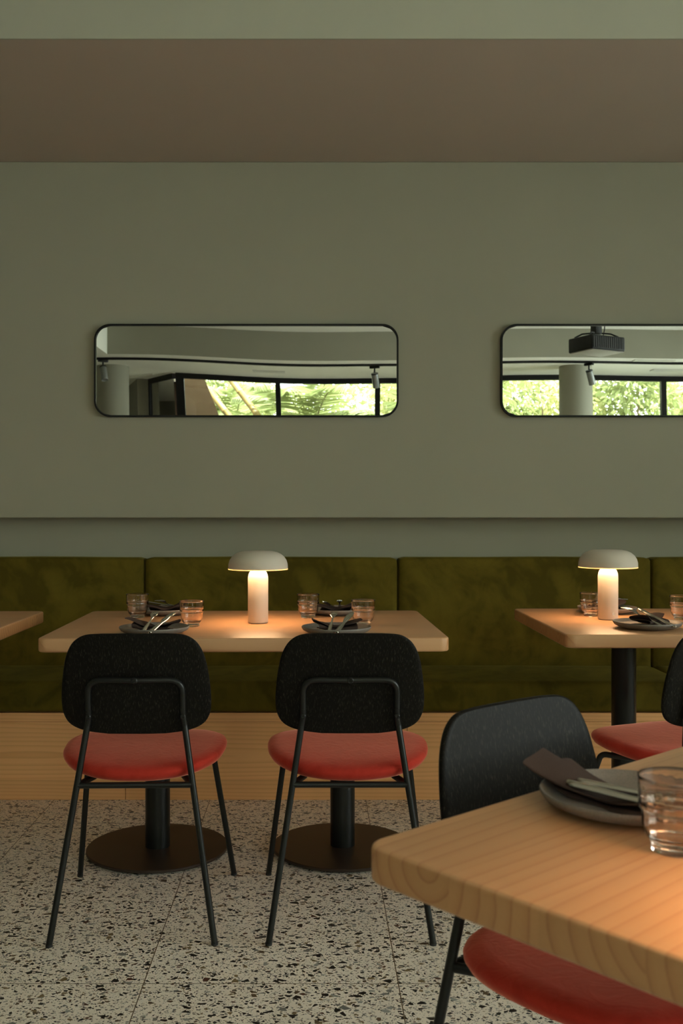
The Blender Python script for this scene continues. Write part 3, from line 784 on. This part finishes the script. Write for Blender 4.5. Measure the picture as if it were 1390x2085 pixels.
hedge = [(-2.0, -7.2, 3.7), (-.85, -7.5, 3.8), (.3, -7.3, 3.7), (1.5, -5.9, 3.5), (2.3, -5.1, 3.3), (3.3, -5.3, 3.6), (4.3, -5.0, 3.4), (5.4, -5.3, 3.5), (6.6, -5.2, 3.5), (7.9, -5.4, 3.4)]
for i, (x, y, h) in enumerate(hedge):
    leafy('leafy_shrub', x, y, h, .62, .5, 6500, 'leaf_pale' if i % 2 else 'leaf', ['dark green leafy shrub outside, at the right of the left mirror', 'yellow green leafy shrub outside, at the left end of the right mirror', 'dark green leafy shrub outside, left of the column in the right mirror', 'yellow green leafy shrub outside, right of the column in the right mirror', 'dark green leafy shrub outside, at the right end of the right mirror', 'yellow green leafy shrub in the garden beyond the right picture edge', 'dark green leafy shrub in the garden, farthest right of all'][i-3] if i > 2 else ('tall shrub far out behind the palms, left of the left mirror view', 'tall shrub far out behind the middle palm of the left mirror', 'tall shrub far out, right of the middle palm in the left mirror')[i], 11+i)
def palm(x, y, h, n, seed, label):
    rnd = random.Random(seed); t = thing('palm', label, 'palm', (x, y, -.02), 0, 'palms outside the windows')
    bm = bmesh.new(); bs = bmesh.new()
    for k in range(n):
        a = 2*PI*k/n+rnd.uniform(-.3, .3); ln = rnd.uniform(1.0, 1.4); up = rnd.uniform(.5, 1.25)
        base_ = Vector((0, 0, h)); pts = []
        for j in range(13):
            s = j/12; r = ln*s; z = up*1.4*s-1.15*s*s*ln*.75
            pts.append(base_+Vector((r*math.cos(a), r*math.sin(a), z)))
        tube(bs, pts, [.012*(1-.8*j/12) for j in range(13)], 6)
        side = Vector((-math.sin(a), math.cos(a), 0))
        for j in range(2, 52):
            s = j/52*12; i0 = min(11, int(s)); p = pts[i0].lerp(pts[i0+1], s-i0); tg = (pts[i0+1]-pts[i0]).normalized()
            for sg in (-1, 1):
                l = .42*math.sin(PI*(j/52)**.7)+.06
                d = (side*sg+tg*.75+Vector((0, 0, -.28+rnd.uniform(-.12, .12)))).normalized(); wv = tg*.013
                v = [bm.verts.new(p-wv), bm.verts.new(p+d*l*.5-wv*.9), bm.verts.new(p+d*l+Vector((0, 0, -.05))), bm.verts.new(p+d*l*.5+wv*.9), bm.verts.new(p+wv)]
                bm.faces.new(v)
    put('fronds', bm, 'leaf', t, smooth=False); tube(bs, [(0, 0, 0), (.03, 0, h*.5), (0, 0, h)], [.09, .075, .06], 12); put('trunk', bs, 'bark', t)
palm(-.05, -4.6, 2.15, 13, 3, 'arching palm outside, in the middle of the left mirror')
palm(1.25, -4.2, 2.1, 13, 5, 'arching palm outside, at the right end of the left mirror')
palm(-1.2, -6.0, 2.4, 13, 8, 'palm outside, left of the middle one in the left mirror')
# leaning bamboo canes and a dark sloping screen, seen left in the left mirror
for i, (x0, y0, x1, z1, lb) in enumerate(((.75, -3.7, -1.9, 3.3, 'leaning bamboo cane outside, nearer the glass, in the left mirror'), (1.0, -4.0, -1.75, 3.7, 'leaning bamboo cane outside, farther out, in the left mirror'))):
    bm = bmesh.new(); pts = [Vector((x0, y0, 0)).lerp(Vector((x1, y0-.2, z1)), k/14) for k in range(15)]
    for a, b_ in zip(pts, pts[1:]):
        tube(bm, [a, a.lerp(b_, .06), a.lerp(b_, .94), b_], [.048, .042, .042, .048], 12)
    tag(put('bamboo_cane', bm, 'bamboo'), lb, 'bamboo', 'bamboo canes outside')
bm = bmesh.new()
pa = [(-1.75, 0), (-1.25, 0), (-1.05, 1.9), (-1.42, 3.0), (-1.75, 3.0)]
ring_loft(bm, [[(x, -3.35, z) for x, z in pa], [(x, -3.31, z) for x, z in pa]])
tag(put('timber_screen', bm, 'shade_panel', smooth=False), 'dark sloping timber screen outside the left window corner', 'screen')
